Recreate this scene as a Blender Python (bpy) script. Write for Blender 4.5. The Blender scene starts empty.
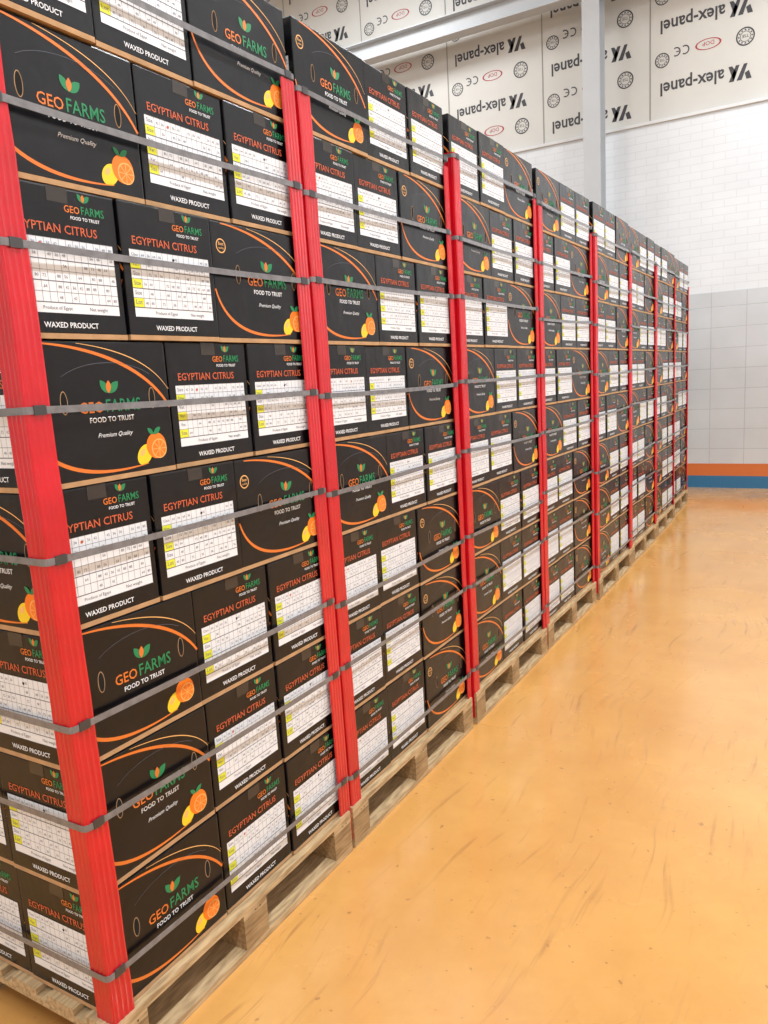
import bpy, bmesh, math, random
from mathutils import Vector, Matrix
random.seed(7)
sc = bpy.context.scene
sc.view_settings.view_transform = 'Standard'
sc.view_settings.look = 'None'
sc.view_settings.exposure = 0.0

def lin(c):
    return tuple(((x/255)/12.92 if x/255 <= .04045 else (((x/255)+.055)/1.055)**2.4) for x in c)

def mat(name, rgb, rough=.5, metal=0, emit=0, noise=0, nscale=20, bump=0, bscale=60, coat=0, spec=.5):
    m = bpy.data.materials.new(name); m.use_nodes = True
    nt = m.node_tree; b = nt.nodes['Principled BSDF']
    c = lin(rgb)
    b.inputs['Base Color'].default_value = (*c, 1)
    b.inputs['Roughness'].default_value = rough
    b.inputs['Metallic'].default_value = metal
    b.inputs['Coat Weight'].default_value = coat
    b.inputs['Coat Roughness'].default_value = .2
    b.inputs['Specular IOR Level'].default_value = spec
    if emit:
        b.inputs['Emission Color'].default_value = (*c, 1)
        b.inputs['Emission Strength'].default_value = emit
    tc = nt.nodes.new('ShaderNodeTexCoord')
    if noise:
        n = nt.nodes.new('ShaderNodeTexNoise'); n.inputs['Scale'].default_value = nscale
        n.inputs['Detail'].default_value = 5
        nt.links.new(tc.outputs['Object'], n.inputs['Vector'])
        r = nt.nodes.new('ShaderNodeMapRange')
        r.inputs['From Min'].default_value = .3; r.inputs['From Max'].default_value = .7
        r.inputs['To Min'].default_value = 1-noise; r.inputs['To Max'].default_value = 1+noise
        nt.links.new(n.outputs['Fac'], r.inputs['Value'])
        mx = nt.nodes.new('ShaderNodeVectorMath'); mx.operation = 'SCALE'
        mx.inputs[0].default_value = c
        nt.links.new(r.outputs[0], mx.inputs['Scale'])
        nt.links.new(mx.outputs[0], b.inputs['Base Color'])
    if bump:
        n = nt.nodes.new('ShaderNodeTexNoise'); n.inputs['Scale'].default_value = bscale
        nt.links.new(tc.outputs['Object'], n.inputs['Vector'])
        bp = nt.nodes.new('ShaderNodeBump'); bp.inputs['Strength'].default_value = bump
        bp.inputs['Distance'].default_value = .01
        nt.links.new(n.outputs['Fac'], bp.inputs['Height'])
        nt.links.new(bp.outputs[0], b.inputs['Normal'])
    return m

# ---------------------------------------------------------------- mesh accumulator
class Acc:
    def __init__(s): s.v = []; s.f = []; s.m = []
    def add(s, vs, fs, mi, M=None):
        o = len(s.v)
        for p in vs:
            p = Vector(p)
            s.v.append(tuple(M @ p) if M is not None else tuple(p))
        for f in fs: s.f.append(tuple(i+o for i in f))
        if isinstance(mi, int): s.m += [mi]*len(fs)
        else: s.m += list(mi)
    def merge(s, other, M=None): s.add(other.v, other.f, other.m, M)
    def box(s, lo, hi, mi, M=None):
        x0,y0,z0 = lo; x1,y1,z1 = hi
        vs = [(x0,y0,z0),(x1,y0,z0),(x1,y1,z0),(x0,y1,z0),(x0,y0,z1),(x1,y0,z1),(x1,y1,z1),(x0,y1,z1)]
        fs = [(3,2,1,0),(4,5,6,7),(0,1,5,4),(1,2,6,5),(2,3,7,6),(3,0,4,7)]
        s.add(vs, fs, mi, M)
    def mesh(s, name, mats):
        me = bpy.data.meshes.new(name)
        me.from_pydata(s.v, [], s.f)
        for m in mats: me.materials.append(m)
        me.polygons.foreach_set('material_index', s.m)
        me.update(); return me

def obj(name, data, parent=None, loc=(0,0,0), rot=(0,0,0)):
    o = bpy.data.objects.new(name, data)
    sc.collection.objects.link(o)
    o.location = loc; o.rotation_euler = rot
    if parent: o.parent = parent
    return o

_tc = {}
def text_geo(s, shear=0, bold=0):
    k = (s, shear, bold)
    if k in _tc: return _tc[k]
    cu = bpy.data.curves.new('tmp', 'FONT'); cu.body = s; cu.size = 1; cu.resolution_u = 2; cu.shear = shear; cu.offset = bold
    o = bpy.data.objects.new('tmp', cu); sc.collection.objects.link(o)
    dg = bpy.context.evaluated_depsgraph_get(); dg.update()
    ev = o.evaluated_get(dg); me = ev.to_mesh()
    vs = [(v.co.x, v.co.y) for v in me.vertices]; fs = [tuple(p.vertices) for p in me.polygons]
    ev.to_mesh_clear()
    bpy.data.objects.remove(o); bpy.data.curves.remove(cu)
    xs = [a for a,_ in vs]; x0 = min(xs); w = max(xs)-x0
    r = ([((x-x0)/w - .5, y/w) for x,y in vs], fs)
    _tc[k] = r; return r

# 2D print helpers: plane coords (s,t), z = layer height above face
def P_text(a, s, cx, cy, w, mi, z=.0008, shear=0, hs=1.0, rot=0, bold=0):
    vs, fs = text_geo(s, shear, bold)
    c, sn = math.cos(rot), math.sin(rot)
    pts = []
    for x,y in vs:
        x *= w; y *= w*hs
        pts.append((cx + x*c - y*sn, cy + x*sn + y*c, z))
    a.add(pts, fs, mi)
def P_rect(a, x0,y0,x1,y1, mi, z=.0006):
    a.add([(x0,y0,z),(x1,y0,z),(x1,y1,z),(x0,y1,z)], [(0,1,2,3)], mi)
def P_ell(a, cx,cy,rx,ry, mi, z=.0006, rot=0, n=24):
    c, sn = math.cos(rot), math.sin(rot); pts = []
    for i in range(n):
        t = 2*math.pi*i/n; x = rx*math.cos(t); y = ry*math.sin(t)
        pts.append((cx+x*c-y*sn, cy+x*sn+y*c, z))
    a.add(pts, [tuple(range(n))], mi)
def P_ring(a, cx,cy,r0,r1, mi, z=.0006, n=24, ys=1):
    pts = []
    for i in range(n):
        t = 2*math.pi*i/n
        pts.append((cx+r0*math.cos(t), cy+r0*ys*math.sin(t), z)); pts.append((cx+r1*math.cos(t), cy+r1*ys*math.sin(t), z))
    a.add(pts, [(2*i, 2*i+1, (2*i+3)%(2*n), (2*i+2)%(2*n)) for i in range(n)], mi)
def bez(p0,p1,p2,p3,n=20):
    out = []
    for i in range(n+1):
        t = i/n; u = 1-t
        out.append(tuple(u**3*a+3*u*u*t*b+3*u*t*t*c+t**3*d for a,b,c,d in zip(p0,p1,p2,p3)))
    return out
def P_ribbon(a, pts, w0, wm, w1, mi, z=.0006):
    n = len(pts); vs = []
    for i,(x,y) in enumerate(pts):
        xa,ya = pts[max(i-1,0)]; xb,yb = pts[min(i+1,n-1)]
        d = math.hypot(xb-xa,yb-ya) or 1; nx,ny = -(yb-ya)/d, (xb-xa)/d
        t = i/(n-1); w = (w0*(1-t)+w1*t) + (wm-(w0+w1)/2)*math.sin(math.pi*t)
        vs += [(x+nx*w/2,y+ny*w/2,z),(x-nx*w/2,y-ny*w/2,z)]
    a.add(vs, [(2*i,2*i+1,2*i+3,2*i+2) for i in range(n-1)], mi)
def P_leaf(a, cx,cy,l,w,rot,mi,z=.0007):
    pts = []; n = 7
    for i in range(n+1):
        t = i/n; pts.append((t*l, w/2*math.sin(math.pi*t)**.8))
    for i in range(n-1,0,-1):
        t = i/n; pts.append((t*l, -w/2*math.sin(math.pi*t)**.8))
    c,sn = math.cos(rot), math.sin(rot)
    a.add([(cx+x*c-y*sn, cy+x*sn+y*c, z) for x,y in pts], [tuple(range(len(pts)))], mi)

# ---------------------------------------------------------------- carton
BLK,ORG,GRN,WHT,YEL,LINE,TAN,TAPE,RED,LMN,PALE,HOLE,FRT,DIG = range(14)
carton_mats = [
    mat('carton_black', (12,12,17), .27, noise=.3, nscale=9, bump=.3, bscale=11, spec=.42),
    mat('print_orange', (226,122,44), .5), mat('print_green', (30,134,84), .5),
    mat('label_white', (238,242,248), .45), mat('label_yellow', (230,232,60), .5),
    mat('label_ink', (92,96,110), .6), mat('raw_cardboard', (186,148,108), .85, noise=.15),
    mat('packing_tape', (56,50,46), .2), mat('print_rust', (206,96,58), .55),
    mat('print_lemon', (246,212,40), .5), mat('print_pale_orange', (250,190,116), .5),
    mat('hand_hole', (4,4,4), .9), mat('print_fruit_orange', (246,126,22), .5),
    mat('label_digits', (110,114,128), .6)]
BL, BS, BH = .396, .296, .3085

def logo(a, cx, cy, w):
    h = w*.17
    P_text(a, 'GEO', cx-w*.30, cy, w*.36, ORG, hs=1.05, bold=.01)
    P_text(a, 'FARMS', cx+w*.20, cy, w*.56, GRN, hs=1.15, bold=.01)
    P_leaf(a, cx-w*.02, cy+h*1.35, w*.20, w*.10, math.radians(125), GRN)
    P_leaf(a, cx-w*.02, cy+h*1.35, w*.22, w*.11, math.radians(40), GRN)
    P_leaf(a, cx-w*.02, cy+h*1.35, w*.16, w*.08, math.radians(85), ORG, z=.001)
    P_text(a, 'FOOD TO TRUST', cx, cy-h*.72, w*.70, WHT, bold=.015)

def face_long():
    a = Acc(); w = BL; h = BH
    P_ribbon(a, bez((-.40*w,.985*h),(-.05*w,.97*h),(.34*w,.82*h),(.496*w,.50*h)), .003,.0080,.006, ORG)
    P_ribbon(a, bez((-.14*w,.985*h),(.12*w,.95*h),(.38*w,.86*h),(.496*w,.64*h)), .001,.0022,.001, PALE)
    P_ribbon(a, bez((-.496*w,.44*h),(-.42*w,.10*h),(-.1*w,.03*h),(.28*w,.085*h)), .005,.0085,.002, ORG)
    logo(a, .05*w, .50*h, .45*w)
    P_text(a, 'Premium Quality', .06*w, .32*h, .25*w, WHT, shear=.4)
    P_ell(a, -.41*w,.80*h,.0185,.0185, PALE); P_ell(a, -.41*w,.80*h,.0155,.0155, BLK, z=.0009)
    P_text(a, 'Best', -.41*w,.805*h,.020, PALE, z=.0012); P_text(a, 'quality', -.41*w,.775*h,.020, PALE, z=.0012)
    for sx in (-.26,.36):
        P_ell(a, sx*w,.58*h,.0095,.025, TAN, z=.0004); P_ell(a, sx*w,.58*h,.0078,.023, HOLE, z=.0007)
    P_ribbon(a, bez((-.26*w,.76*h),(-.1*w,.88*h),(.2*w,.88*h),(.36*w,.76*h),10), .0008,.001,.0008, LINE)
    fx, fy = .35*w, .20*h
    P_ell(a, fx-.036, fy-.014, .027,.020, LMN, rot=.8)
    P_ell(a, fx-.042, fy-.008, .010,.006, PALE, rot=.8, z=.0007)
    P_ell(a, fx+.002, fy+.004, .031,.031, FRT, z=.0008)
    P_ell(a, fx+.010, fy-.004, .0235,.0235, PALE, z=.001)
    P_ell(a, fx+.010, fy-.004, .0208,.0208, FRT, z=.0012)
    for k in range(8):
        an = k*math.pi/4
        P_ribbon(a, [(fx+.010,fy-.004),(fx+.010+.020*math.cos(an),fy-.004+.020*math.sin(an))], .001,.0014,.0020, PALE, z=.0014)
    P_leaf(a, fx-.004, fy+.031, .028,.013, .6, GRN, z=.0012)
    P_leaf(a, fx-.004, fy+.031, .024,.011, 2.4, GRN, z=.0012)
    return a

def face_short(seed):
    rnd = random.Random(seed)
    a = Acc(); w = BS; h = BH
    logo(a, .22*w, .845*h, .36*w)
    P_text(a, 'EGYPTIAN CITRUS', -.04*w, .70*h, .70*w, RED, bold=.008)
    x0,x1,y0,y1 = -.43*w,.44*w,.17*h,.66*h
    P_rect(a, x0,y0,x1,y1, WHT)
    rows = 7; rh = (y1-y0)/rows
    for r in (1,3,5):
        P_rect(a, x0, y0+r*rh, x0+.10*w, y0+(r+1)*rh-.001, YEL, z=.0008)
    for r in range(rows+1):
        t = .0009 if r in (1,3,5) else .0004
        P_rect(a, x0, y0+r*rh-t, x1, y0+r*rh+t, LINE, z=.001)
    cols = 13; cw = (x1-x0-.10*w)/cols
    for c in range(cols+1):
        x = x0+.10*w+c*cw
        P_rect(a, x-.00035,y0+rh,x+.00035,y1, LINE, z=.001)
    for r in range(rows):
        y = y0+r*rh+rh*.34
        if r == 0:
            P_text(a, 'Produce of Egypt', -.1*w, y, .24*w, DIG, z=.0011); P_text(a, 'Net weight', .25*w, y, .16*w, DIG, z=.0011); continue
        P_text(a, rnd.choice(['Size','Lot','Var.','Class']), x0+.05*w, y, .065*w, DIG, z=.0011)
        for c in range(cols):
            x = x0+.10*w+(c+.5)*cw
            if rnd.random() < .6:
                P_text(a, str(rnd.choice([36,40,42,48,56,64,72,80,88])), x, y, cw*.48, DIG, z=.0011)
    x = rnd.uniform(-.2,.3)*w
    P_ell(a, x, y1-rh*.6, .0035,.0035, RED if rnd.random()<.5 else HOLE, z=.0013, n=10)
    P_text(a, 'WAXED PRODUCT', .0*w, .075*h, .46*w, WHT, bold=.015)
    P_rect(a, -.085*w,.90*h,.085*w,.998*h, TAPE, z=.0005)
    return a

FL = face_long(); FS = [face_short(k) for k in range(3)]
def carton(k):
    a = Acc()
    bm = bmesh.new(); bmesh.ops.create_cube(bm, size=1)
    for v in bm.verts: v.co = Vector((v.co.x*BS, v.co.y*BL, (v.co.z+.5)*(BH-.009)+.009))
    bmesh.ops.bevel(bm, geom=bm.edges[:], offset=.004, segments=2, affect='EDGES', profile=.6)
    bm.verts.index_update()
    a.add([v.co[:] for v in bm.verts], [tuple(v.index for v in f.verts) for f in bm.faces], BLK)
    bm.free()
    a.box((-BS/2+.0005,-BL/2+.0005,0),(BS/2-.0005,BL/2-.0005,.0115), TAN)
    def fm(ang, dist):
        n = Vector((math.cos(ang), math.sin(ang), 0)); s = Vector((-n.y, n.x, 0)); t = Vector((0,0,1))
        M = Matrix.Identity(4)
        for i in range(3): M[i][0]=s[i]; M[i][1]=t[i]; M[i][2]=n[i]; M[i][3]=n[i]*dist
        return M
    a.merge(FL, fm(0, BS/2)); a.merge(FL, fm(math.pi, BS/2))
    a.merge(FS[k], fm(math.pi/2, BL/2)); a.merge(FS[(k+1)%3], fm(-math.pi/2, BL/2))
    a.box((-.0008,-BL/2+.004,BH-.0004),(.0008,BL/2-.004,BH+.0002), TAN)
    a.box((-.025,-BL/2+.001,BH-.0002),(.025,BL/2-.001,BH+.0006), TAPE)
    return a
cartons = [carton(k) for k in range(3)]

def layer_mesh(kind, seed):
    rnd = random.Random(seed); a = Acc()
    pos = []
    for i in range(4): pos.append((-.15-.3*i, .2, 0))
    for j in range(2):
        for i in range(3): pos.append((-.2-.4*i, .55+.3*j, 90))
    for x,y,r in pos:
        if kind == 'L': y = 1.0-y
        r += rnd.choice((0,180))+rnd.uniform(-.5,.5)
        M = Matrix.Translation((x-rnd.uniform(0,.008), y+rnd.uniform(-.0015,.0015), rnd.uniform(0,.0015))) @ Matrix.Rotation(math.radians(r),4,'Z') @ Matrix.Rotation(math.radians(rnd.uniform(-.15,.15)),4,'X')
        a.merge(cartons[rnd.randrange(3)], M)
    return a.mesh('carton_layer', carton_mats)
LAY = {k:[layer_mesh(k, ord(k)*10+i) for i in range(3)] for k in 'GL'}

# ---------------------------------------------------------------- wooden pallet
def wood_mat(name, rgb):
    m = mat(name, rgb, .75)
    nt = m.node_tree; b = nt.nodes['Principled BSDF']
    tc = nt.nodes.new('ShaderNodeTexCoord'); mp = nt.nodes.new('ShaderNodeMapping')
    mp.inputs['Scale'].default_value = (30,4,30)
    n = nt.nodes.new('ShaderNodeTexNoise'); n.inputs['Scale'].default_value = 3; n.inputs['Detail'].default_value = 8
    cr = nt.nodes.new('ShaderNodeValToRGB')
    c = lin(rgb)
    cr.color_ramp.elements[0].position=.3; cr.color_ramp.elements[0].color=(c[0]*.5,c[1]*.46,c[2]*.42,1)
    cr.color_ramp.elements[1].position=.65; cr.color_ramp.elements[1].color=(*c,1)
    nt.links.new(tc.outputs['Object'], mp.inputs[0]); nt.links.new(mp.outputs[0], n.inputs['Vector'])
    nt.links.new(n.outputs['Fac'], cr.inputs[0]); nt.links.new(cr.outputs[0], b.inputs['Base Color'])
    return m
M_wood = wood_mat('pallet_pine', (206,178,136)); M_wood2 = wood_mat('pallet_chipblock', (180,150,108))
M_nail = mat('nail_steel', (90,90,92), .4, 1)
def pallet_mesh():
    a = Acc(); X0,X1 = -1.205,.014; Y0,Y1 = -.005,1.005
    n = 9; bw = .098; step = (X1-X0-bw)/(n-1)
    for i in range(n):
        x = X0+i*step; a.box((x,Y0,.130),(x+bw,Y1,.148), 0)
    for y in (Y0,(Y0+Y1)/2-.05,Y1-.10):
        a.box((X0,y,.110),(X1,y+.10,.1295), 0)
    for y in (Y0,(Y0+Y1)/2-.05,Y1-.10):
        for x in (X0,(X0+X1)/2-.06,X1-.12):
            a.box((x,y,.022),(x+.12,y+.10,.1098), 1)
    for x in (X0,(X0+X1)/2-.05,X1-.12):
        a.box((x,Y0,0.001),(x+.12,Y1,.0218), 0)
    for y in (Y0+.05,(Y0+Y1)/2,Y1-.05):
        for dz in (0,.02):
            P = Acc(); P_ell(P, 0,0,.003,.003,2, z=0, n=8)
            M = Matrix.Translation((X1+.0005, y+dz, .119)) @ Matrix.Rotation(math.pi/2,4,'Y')
            a.merge(P, M)
    return a.mesh('wooden_pallet', [M_wood,M_wood2,M_nail])
PAL = pallet_mesh()

# ---------------------------------------------------------------- red corner post
M_red = mat('corner_post_red', (204,14,34), .24, noise=.14, nscale=6, bump=.4, bscale=14, coat=.4)
def post_mesh(H, LF=.058):
    a = Acc(); L=.058; T=.005
    nrib = 4; out = []
    out.append((-L,-0.0))
    for i in range(nrib):
        x0 = -L+L*i/nrib
        out += [(x0+.003,-T+.001),(x0+L/nrib*.45,-T),(x0+L/nrib*.9,-T+.001)]
    out += [(0.001,-T+.0005),(T-.0005,-.001)]
    for i in range(nrib):
        y0 = LF*i/nrib
        out += [(T-.0012,y0+LF/nrib*.1),(T,y0+LF/nrib*.55),(T-.0012,y0+LF/nrib-.002)]
    out.append((0.0,LF)); out.append((0.0,0.0))
    n = len(out); rings = 24; vs=[]; fs=[]
    for r in range(rings+1):
        z = H*r/rings; jx = random.uniform(-.0009,.0009)
        for x,y in out: vs.append((x+(jx if 0<r<rings else 0),y+(jx if 0<r<rings else 0),z))
    for r in range(rings):
        for i in range(n):
            j=(i+1)%n; fs.append((r*n+i,r*n+j,(r+1)*n+j,(r+1)*n+i))
    a.add(vs,fs,0)
    return a.mesh('corner_post',[M_red])
M_strap = mat('strap_grey', (118,118,122), .22, noise=.2, nscale=40, spec=.8)
M_seal = mat('strap_seal', (84,84,86), .35, .6)
def strap_mesh(x0,x1,y0,y1,zc,jit,rnd):
    a = Acc(); r=.012; pts=[]
    for cx,cy,a0 in ((x1-r,y0+r,-90),(x1-r,y1-r,0),(x0+r,y1-r,90),(x0+r,y0+r,180)):
        for k in range(4):
            t=math.radians(a0+30*k); pts.append((cx+r*math.cos(t),cy+r*math.sin(t)))
    zs=[]; cz=[zc+rnd.uniform(-jit,jit) for _ in range(4)]
    for c in range(4): zs += [cz[c]]*4
    P=[];Z=[]
    for i in range(16):
        P.append(pts[i]); Z.append(zs[i])
        if i==3:
            for k in range(1,8):
                t=k/8; P.append((pts[3][0]*(1-t)+pts[4][0]*t - .0022*math.sin(math.pi*t), pts[3][1]*(1-t)+pts[4][1]*t)); Z.append(zs[3]*(1-t)+zs[4]*t-.004*math.sin(math.pi*t))
    n=len(P); hw=.0076; th=.0012; vs=[]; fs=[]
    for i,(x,y) in enumerate(P):
        a1=P[i-1]; b1=P[(i+1)%n]; dx,dy=b1[0]-a1[0],b1[1]-a1[1]; d=math.hypot(dx,dy); nx,ny=dy/d,-dx/d
        z=Z[i]
        vs += [(x,y,z-hw),(x,y,z+hw),(x+nx*th,y+ny*th,z+hw),(x+nx*th,y+ny*th,z-hw)]
    for i in range(n):
        j=(i+1)%n
        for k in range(4):
            l=(k+1)%4; fs.append((i*4+k,j*4+k,j*4+l,i*4+l))
    a.add(vs,fs,0)
    for yy,zz in ((y0+.035,cz[0]),(y1-.035,cz[1])):
        a.box((x1-.0006,yy-.014,zz-.0100),(x1+.003,yy+.014,zz+.0100),1)
    return a.mesh('strap',[M_strap,M_seal])

# ---------------------------------------------------------------- stacks
Z0=.1495; LH=.312
starts=[.985,2.012,3.065,4.12,5.19,6.25,7.32,8.37]
drift=[0,0,.003,-.006,.004,-.012,-.03,-.065]
yaw=[0,0,.2,-.2,.3,.3,.7,1.0]
pat1=['G','G','G','L','G','L','G','L']; pat2=['L','L','L','G','L','G','L','G']
straps_z=[.265,.645,.89,1.262,1.557,1.888,2.155,2.46]
leans=[.014,.012,.002,-.009,-.003,.002,0,.001]
ZM=1.2
for k,ys in enumerate(starts):
    rnd=random.Random(100+k)
    e=bpy.data.objects.new('palletized_carton_stack',None); sc.collection.objects.link(e)
    e.empty_display_size=.2; e.location=(drift[k], ys, 0)
    e.rotation_euler=(0,0,math.radians(yaw[k]))
    obj('wooden_pallet',PAL,e)
    ln=leans[k]
    pat = pat1 if k%2==0 else pat2
    for l,c in enumerate(pat):
        z=Z0+LH*l
        obj('carton_layer',LAY[c][rnd.randrange(3)],e,(-rnd.uniform(0,.007),-ln*(z+.15-ZM)+rnd.uniform(-.002,.002),z))
    H=[2.45,2.37,2.46,2.42,2.40,2.38,2.42,2.40][k]
    pm=post_mesh(H); pn=post_mesh(H-.03,.058 if k==0 else .034)
    b0=ln*ZM
    zb=[.022,.07,.03,.03,.05,.04,.03,.04][k]
    obj('corner_post_near_front',pm,e,(.0015,-.0035+b0,zb),(ln,0,0))
    def R(t,z): return (Matrix.Rotation(t,3,'X')@Matrix.Rotation(z,3,'Z')).to_euler()
    pf=pn.copy()
    for v in pf.vertices: v.co.y=-v.co.y
    pf.flip_normals()
    obj('corner_post_far_front',pf,e,(.0015,1.0035+b0,zb+.01)).rotation_euler=R(ln,0)
    obj('corner_post_far_rear',pm,e,(-1.208,1.0035+b0,.03)).rotation_euler=R(ln,math.pi)
    obj('corner_post_near_rear',pm,e,(-1.208,-.0035+b0,.03)).rotation_euler=R(ln,-math.pi/2)
    for i,z in enumerate(straps_z):
        zz=z+(rnd.uniform(-.03,.03) if k>0 else 0)
        obj('strap_%d'%(i+1),strap_mesh(-1.2145,.0075,-.0105,1.0105,zz,.010,rnd),e,(0,-ln*(zz-ZM),0))

# ---------------------------------------------------------------- room
XL,XR,YB,YF,ZC=-9.5,5.5,10.55,-5,8.4
ZT,ZP=2.43,4.55
def floor_mat():
    m=bpy.data.materials.new('orange_epoxy'); m.use_nodes=True; nt=m.node_tree; b=nt.nodes['Principled BSDF']
    N=nt.nodes.new; Lk=nt.links.new
    tc=N('ShaderNodeTexCoord')
    n1=N('ShaderNodeTexNoise'); n1.inputs['Scale'].default_value=1.1; n1.inputs['Detail'].default_value=8; n1.inputs['Roughness'].default_value=.68
    Lk(tc.outputs['Object'],n1.inputs['Vector'])
    cr=N('ShaderNodeValToRGB'); e=cr.color_ramp.elements
    e[0].position=.32; e[0].color=(*lin((208,150,82)),1); e[1].position=.7; e[1].color=(*lin((228,174,100)),1)
    Lk(n1.outputs['Fac'],cr.inputs[0])
    prev=cr.outputs[0]
    n3o=None
    for rot,scv,amt,seed in ((.4,(26,1.2,1),.6,0),(-.8,(22,1.4,1),.55,5.3),(1.3,(30,1.6,1),.5,11.7)):
        mp=N('ShaderNodeMapping'); mp.inputs['Scale'].default_value=scv; mp.inputs['Rotation'].default_value=(0,0,rot); mp.inputs['Location'].default_value=(seed,seed*.7,0)
        wv=N('ShaderNodeTexNoise'); wv.inputs['Scale'].default_value=.8; Lk(tc.outputs['Object'],wv.inputs['Vector'])
        ad=N('ShaderNodeVectorMath'); ad.operation='MULTIPLY_ADD'; ad.inputs[1].default_value=(.5,.5,0); Lk(wv.outputs['Color'],ad.inputs[0]); Lk(tc.outputs['Object'],ad.inputs[2])
        Lk(ad.outputs[0],mp.inputs[0])
        n2=N('ShaderNodeTexNoise'); n2.inputs['Scale'].default_value=1.5; n2.inputs['Detail'].default_value=3; Lk(mp.outputs[0],n2.inputs['Vector'])
        r=N('ShaderNodeMapRange'); r.inputs['From Min'].default_value=.61; r.inputs['From Max'].default_value=.70; Lk(n2.outputs['Fac'],r.inputs['Value'])
        n3=N('ShaderNodeTexNoise'); n3.inputs['Scale'].default_value=1.7; n3.inputs['Detail'].default_value=6
        of=N('ShaderNodeVectorMath'); of.operation='ADD'; of.inputs[1].default_value=(seed,seed,0); Lk(tc.outputs['Object'],of.inputs[0]); Lk(of.outputs[0],n3.inputs['Vector'])
        r3=N('ShaderNodeMapRange'); r3.inputs['From Min'].default_value=.47; r3.inputs['From Max'].default_value=.62; r3.inputs['To Max'].default_value=amt; Lk(n3.outputs['Fac'],r3.inputs['Value'])
        mu=N('ShaderNodeMath'); mu.operation='MULTIPLY'; Lk(r.outputs[0],mu.inputs[0]); Lk(r3.outputs[0],mu.inputs[1])
        mx=N('ShaderNodeMix'); mx.data_type='RGBA'; Lk(mu.outputs[0],mx.inputs['Factor']); Lk(prev,mx.inputs['A']); mx.inputs['B'].default_value=(*lin((168,116,70)),1)
        prev=mx.outputs['Result']; n3o=n3.outputs['Fac']
    v=N('ShaderNodeTexNoise'); v.inputs['Scale'].default_value=38; v.inputs['Detail'].default_value=2; Lk(tc.outputs['Object'],v.inputs['Vector'])
    rv=N('ShaderNodeMapRange'); rv.inputs['From Min'].default_value=.69; rv.inputs['From Max'].default_value=.74; rv.inputs['To Max'].default_value=.6; Lk(v.outputs['Fac'],rv.inputs['Value'])
    mx2=N('ShaderNodeMix'); mx2.data_type='RGBA'; Lk(rv.outputs[0],mx2.inputs['Factor']); Lk(prev,mx2.inputs['A']); mx2.inputs['B'].default_value=(*lin((150,100,62)),1)
    Lk(mx2.outputs['Result'],b.inputs['Base Color'])
    b.inputs['Coat Weight'].default_value=.5; b.inputs['Coat Roughness'].default_value=.14
    rr=N('ShaderNodeMapRange'); rr.inputs['From Min'].default_value=.3; rr.inputs['From Max'].default_value=.7; rr.inputs['To Min'].default_value=.12; rr.inputs['To Max'].default_value=.36; Lk(n3o,rr.inputs['Value']); Lk(rr.outputs[0],b.inputs['Roughness'])
    bp=N('ShaderNodeBump'); bp.inputs['Strength'].default_value=.1; bp.inputs['Distance'].default_value=.01
    n4=N('ShaderNodeTexNoise'); n4.inputs['Scale'].default_value=5; n4.inputs['Detail'].default_value=3; Lk(tc.outputs['Object'],n4.inputs['Vector']); Lk(n4.outputs['Fac'],bp.inputs['Height']); Lk(bp.outputs[0],b.inputs['Normal'])
    return m
def brick_mat(name,c1,cm,w,h,mortar,rough,bump,coat=0,offset=.5,var=.96):
    m=bpy.data.materials.new(name); m.use_nodes=True; nt=m.node_tree; b=nt.nodes['Principled BSDF']; N=nt.nodes.new; Lk=nt.links.new
    tc=N('ShaderNodeTexCoord'); sx=N('ShaderNodeSeparateXYZ'); cx=N('ShaderNodeCombineXYZ')
    Lk(tc.outputs['Object'],sx.inputs[0]); Lk(sx.outputs['X'],cx.inputs['X']); Lk(sx.outputs['Z'],cx.inputs['Y'])
    br=N('ShaderNodeTexBrick'); br.offset=offset; br.inputs['Scale'].default_value=1; br.inputs['Brick Width'].default_value=w; br.inputs['Row Height'].default_value=h
    br.inputs['Mortar Size'].default_value=mortar; br.inputs['Mortar Smooth'].default_value=.3
    c=lin(c1); br.inputs['Color1'].default_value=(*c,1); br.inputs['Color2'].default_value=(c[0]*var,c[1]*var,c[2]*var,1); br.inputs['Mortar'].default_value=(*lin(cm),1)
    Lk(cx.outputs[0],br.inputs['Vector'])
    n=N('ShaderNodeTexNoise'); n.inputs['Scale'].default_value=2.0; n.inputs['Detail'].default_value=5; Lk(tc.outputs['Object'],n.inputs['Vector'])
    r=N('ShaderNodeMapRange'); r.inputs['From Min'].default_value=.3; r.inputs['From Max'].default_value=.7; r.inputs['To Min'].default_value=.94; r.inputs['To Max'].default_value=1.03; Lk(n.outputs['Fac'],r.inputs['Value'])
    vm=N('ShaderNodeVectorMath'); vm.operation='SCALE'; Lk(br.outputs['Color'],vm.inputs[0]); Lk(r.outputs[0],vm.inputs['Scale']); Lk(vm.outputs[0],b.inputs['Base Color'])
    b.inputs['Roughness'].default_value=rough; b.inputs['Coat Weight'].default_value=coat
    bp=N('ShaderNodeBump'); bp.inputs['Strength'].default_value=bump; bp.inputs['Distance'].default_value=.008; bp.invert=True
    Lk(br.outputs['Fac'],bp.inputs['Height']); Lk(bp.outputs[0],b.inputs['Normal'])
    return m
def boxobj(name,lo,hi,m,parent=None):
    a=Acc(); a.box(lo,hi,0); return obj(name,a.mesh(name,[m]),parent)
M_floor=floor_mat()
M_block=brick_mat('painted_blockwork',(222,227,232),(212,217,222),.26,.09,.006,.5,.12,var=.985)
M_tile=brick_mat('glazed_wall_tile',(202,208,213),(180,186,190),.40,.25,.005,.10,.25,coat=.5,offset=0,var=.98)
M_panel=mat('insulated_panel_film',(204,203,198),.45,noise=.04,nscale=1.5)
M_plain=mat('painted_wall',(216,218,220),.7,noise=.03,nscale=2)
M_ceil=mat('ceiling_sheet',(205,207,208),.7)
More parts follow.
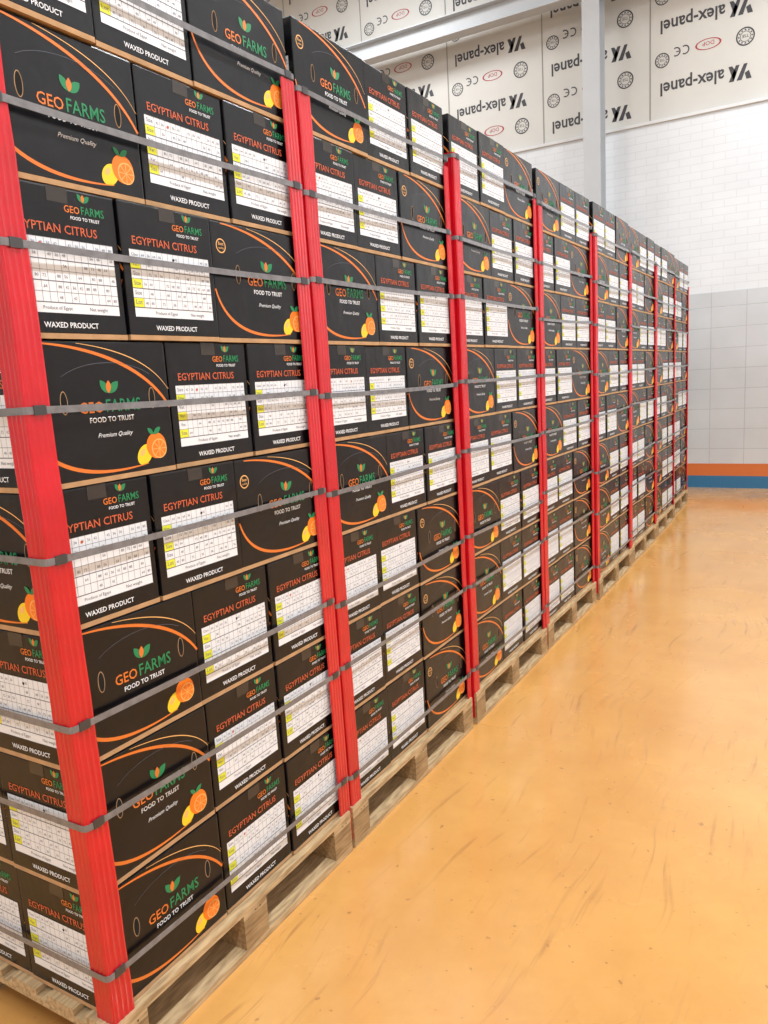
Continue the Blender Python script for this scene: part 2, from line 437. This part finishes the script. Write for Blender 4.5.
boxobj('floor',(XL,YF,-.1),(XR,YB+.2,0),M_floor)
boxobj('ceiling',(XL,YF,ZC),(XR,YB+.2,ZC+.1),M_ceil)
boxobj('wall_left',(XL-.2,YF,0),(XL,YB+.2,ZC),M_plain)
boxobj('wall_right',(XR,YF,0),(XR+.2,YB+.2,ZC),M_plain)
boxobj('wall_front',(XL,YF-.2,0),(XR,YF,ZC),M_plain)
wa=Acc(); wa.box((XL,YB,0),(XR,YB+.2,ZT),0); wa.box((XL,YB+.008,ZT),(XR,YB+.2,ZP),1); wa.box((XL,YB+.04,ZP),(XR,YB+.2,ZC),2)
wb=obj('wall_back',wa.mesh('wall_back',[M_tile,M_block,M_panel]))
M_or=mat('skirting_orange',(204,112,60),.35); M_bl=mat('skirting_blue',(48,112,156),.35)
tb=Acc(); tb.box((XL,YB-.012,0),(XR,YB,.155),0); tb.box((XL,YB-.012,.155),(XR,YB,.31),1)
obj('baseboard_back',tb.mesh('baseboard_back',[M_bl,M_or]))
INK,RDK,SEAM=0,1,2
M_ink=mat('panel_ink',(64,64,70),.6); M_rink=mat('panel_red_ink',(170,50,60),.6); M_seam=mat('panel_seam',(150,150,146),.7)
pr=Acc()
def flip(a,cx,cy,tgt,sc_=1):
    M=Matrix(((-sc_,0,0,cx),(0,0,-1,YB+.04),(0,-sc_,0,cy),(0,0,0,1)))
    tgt.merge(a,M)
brand=Acc()
P_text(brand,'alex-panel',.12,-.05,.72,INK,z=.002,hs=1.15,bold=.02)
for i in range(3):
    x=-.345-.085*i
    if i<2: brand.add([(x,.11,.002),(x+.055,.11,.002),(x-.02,-.06,.002),(x-.06,-.06,.002)],[(0,1,2,3)],INK)
    else: brand.add([(x-.02,.11,.002),(x+.035,.11,.002),(x+.055,.04,.002),(x+.01,.02,.002)],[(0,1,2,3)],INK)
brand.add([(-.325,-.06,.002),(-.285,-.06,.002),(-.34,.10,.002),(-.375,.02,.002)],[(0,1,2,3)],INK)
ce=Acc()
for cx in (0,.10):
    pts=[(cx+.045*math.cos(t),.045*math.sin(t)) for t in [math.radians(60+240*i/14) for i in range(15)]]
    P_ribbon(ce,pts,.014,.014,.014,INK,z=.002)
P_rect(ce,.065,-.006,.10,.006,INK,z=.002)
badge=Acc(); P_ring(badge,0,0,.085,.10,INK,z=.002); P_ring(badge,0,0,.052,.058,INK,z=.002); P_text(badge,'TSE',0,-.02,.07,INK,z=.002)
for i in range(12):
    t=2*math.pi*i/12; P_ell(badge,.071*math.cos(t),.071*math.sin(t),.009,.009,INK,z=.002,n=6)
oval=Acc(); P_ring(oval,0,0,.125,.145,RDK,z=.002,ys=.42); P_text(oval,'DOP',0,-.03,.13,RDK,z=.002)
pitch=1.36; s0=-.74
for p in range(-6,5):
    sx=s0+pitch*p
    P_=Acc(); P_rect(P_,-.008,ZP,.008,ZC,SEAM,z=.003)
    pr.merge(P_,Matrix(((1,0,0,sx),(0,0,-1,YB+.04),(0,1,0,0),(0,0,0,1))))
    base={0:4.92,-1:4.76,-2:5.2}.get(p,4.92+.2*(p%3))
    z=base-.70
    while z<ZC-.1:
        if z>ZP+.12: flip(brand,sx+.60,z,pr)
        zz=z+.35
        if ZP+.13<zz<ZC-.15:
            flip(badge,sx+1.06,zz,pr); flip(oval,sx+.66,zz+.02,pr); flip(ce,sx+.40,zz+.02,pr); flip(badge,sx+.14,zz-.04,pr,.85)
        z+=.70
obj('panel_print',pr.mesh('panel_print',[M_ink,M_rink,M_seam]),wb)
M_steel=mat('painted_steel',(184,188,192),.45,noise=.04,nscale=3)
boxobj('trim_1',(XL,YB-.02,ZP-.03),(XR,YB+.04,ZP+.005),M_plain)
ca=Acc(); cx=-1.33; y0,y1=10.08,10.33
ca.box((cx-.105,y0,0),(cx+.105,y0+.014,ZC),0); ca.box((cx-.105,y1-.014,0),(cx+.105,y1,ZC),0); ca.box((cx-.006,y0+.014,0),(cx+.006,y1-.014,ZC),0)
ca.box((cx-.16,y0-.03,0),(cx+.16,y1+.03,.02),0)
obj('steel_column',ca.mesh('steel_column',[M_steel]))
ba=Acc(); zb=6.03
for a_,b_ in ((XL,cx-.11),(cx+.11,XR)):
    ba.box((a_,y0+.03,zb),(b_,y1-.02,zb+.014),0); ba.box((a_,y0+.03,zb+.23),(b_,y1-.02,zb+.244),0); ba.box((a_,y0+.12,zb+.014),(b_,y0+.132,zb+.23),0)
obj('steel_beam',ba.mesh('steel_beam',[M_steel]))

# ---------------------------------------------------------------- lamps
M_em=mat('lamp_diffuser',(255,255,255),.5,emit=4); M_hs=mat('lamp_housing',(190,190,192),.5)
def lamp(x,y,z,power,col=(.94,.975,1)):
    a=Acc(); a.box((-.16,-.75,.03),(.16,.75,.10),0); a.box((-.14,-.72,.012),(.14,.72,.03),1)
    a.box((-.01,-.5,.10),(.01,-.48,ZC-z),0); a.box((-.01,.48,.10),(.01,.5,ZC-z),0)
    o=obj('ceiling_lamp',a.mesh('ceiling_lamp',[M_hs,M_em]),None,(x,y,z))
    l=bpy.data.lights.new('lamp_light','AREA'); l.shape='RECTANGLE'; l.size=.28; l.size_y=1.44; l.energy=power; l.color=col
    obj('lamp_light',l,o,(0,0,0))
for y in (-2.5,1.5,5.5,8.3):
    lamp(2.7,y,7.2,215)
for y in (-1,3.5,8):
    lamp(-4.5,y,7.4,180)
w=bpy.data.worlds.new('world'); sc.world=w; w.use_nodes=True
w.node_tree.nodes['Background'].inputs[0].default_value=(.9,.95,1,1); w.node_tree.nodes['Background'].inputs[1].default_value=.2

# ---------------------------------------------------------------- camera
cam=bpy.data.cameras.new('camera'); co=bpy.data.objects.new('camera',cam); sc.collection.objects.link(co)
cam.sensor_fit='VERTICAL'; cam.sensor_height=36; cam.lens=36*770/1024; cam.clip_start=.05
Yc=Vector((.502,.173,-.847)).normalized(); Zc=Vector((-.0569,.984,.168)); Zc=(Zc-Yc*Zc.dot(Yc)).normalized(); Xc=Yc.cross(Zc)
M=Matrix(((Xc.x,Xc.y,Xc.z,1.4),(Yc.x,Yc.y,Yc.z,0),(Zc.x,Zc.y,Zc.z,1.585),(0,0,0,1)))
co.matrix_world=M
sc.camera=co
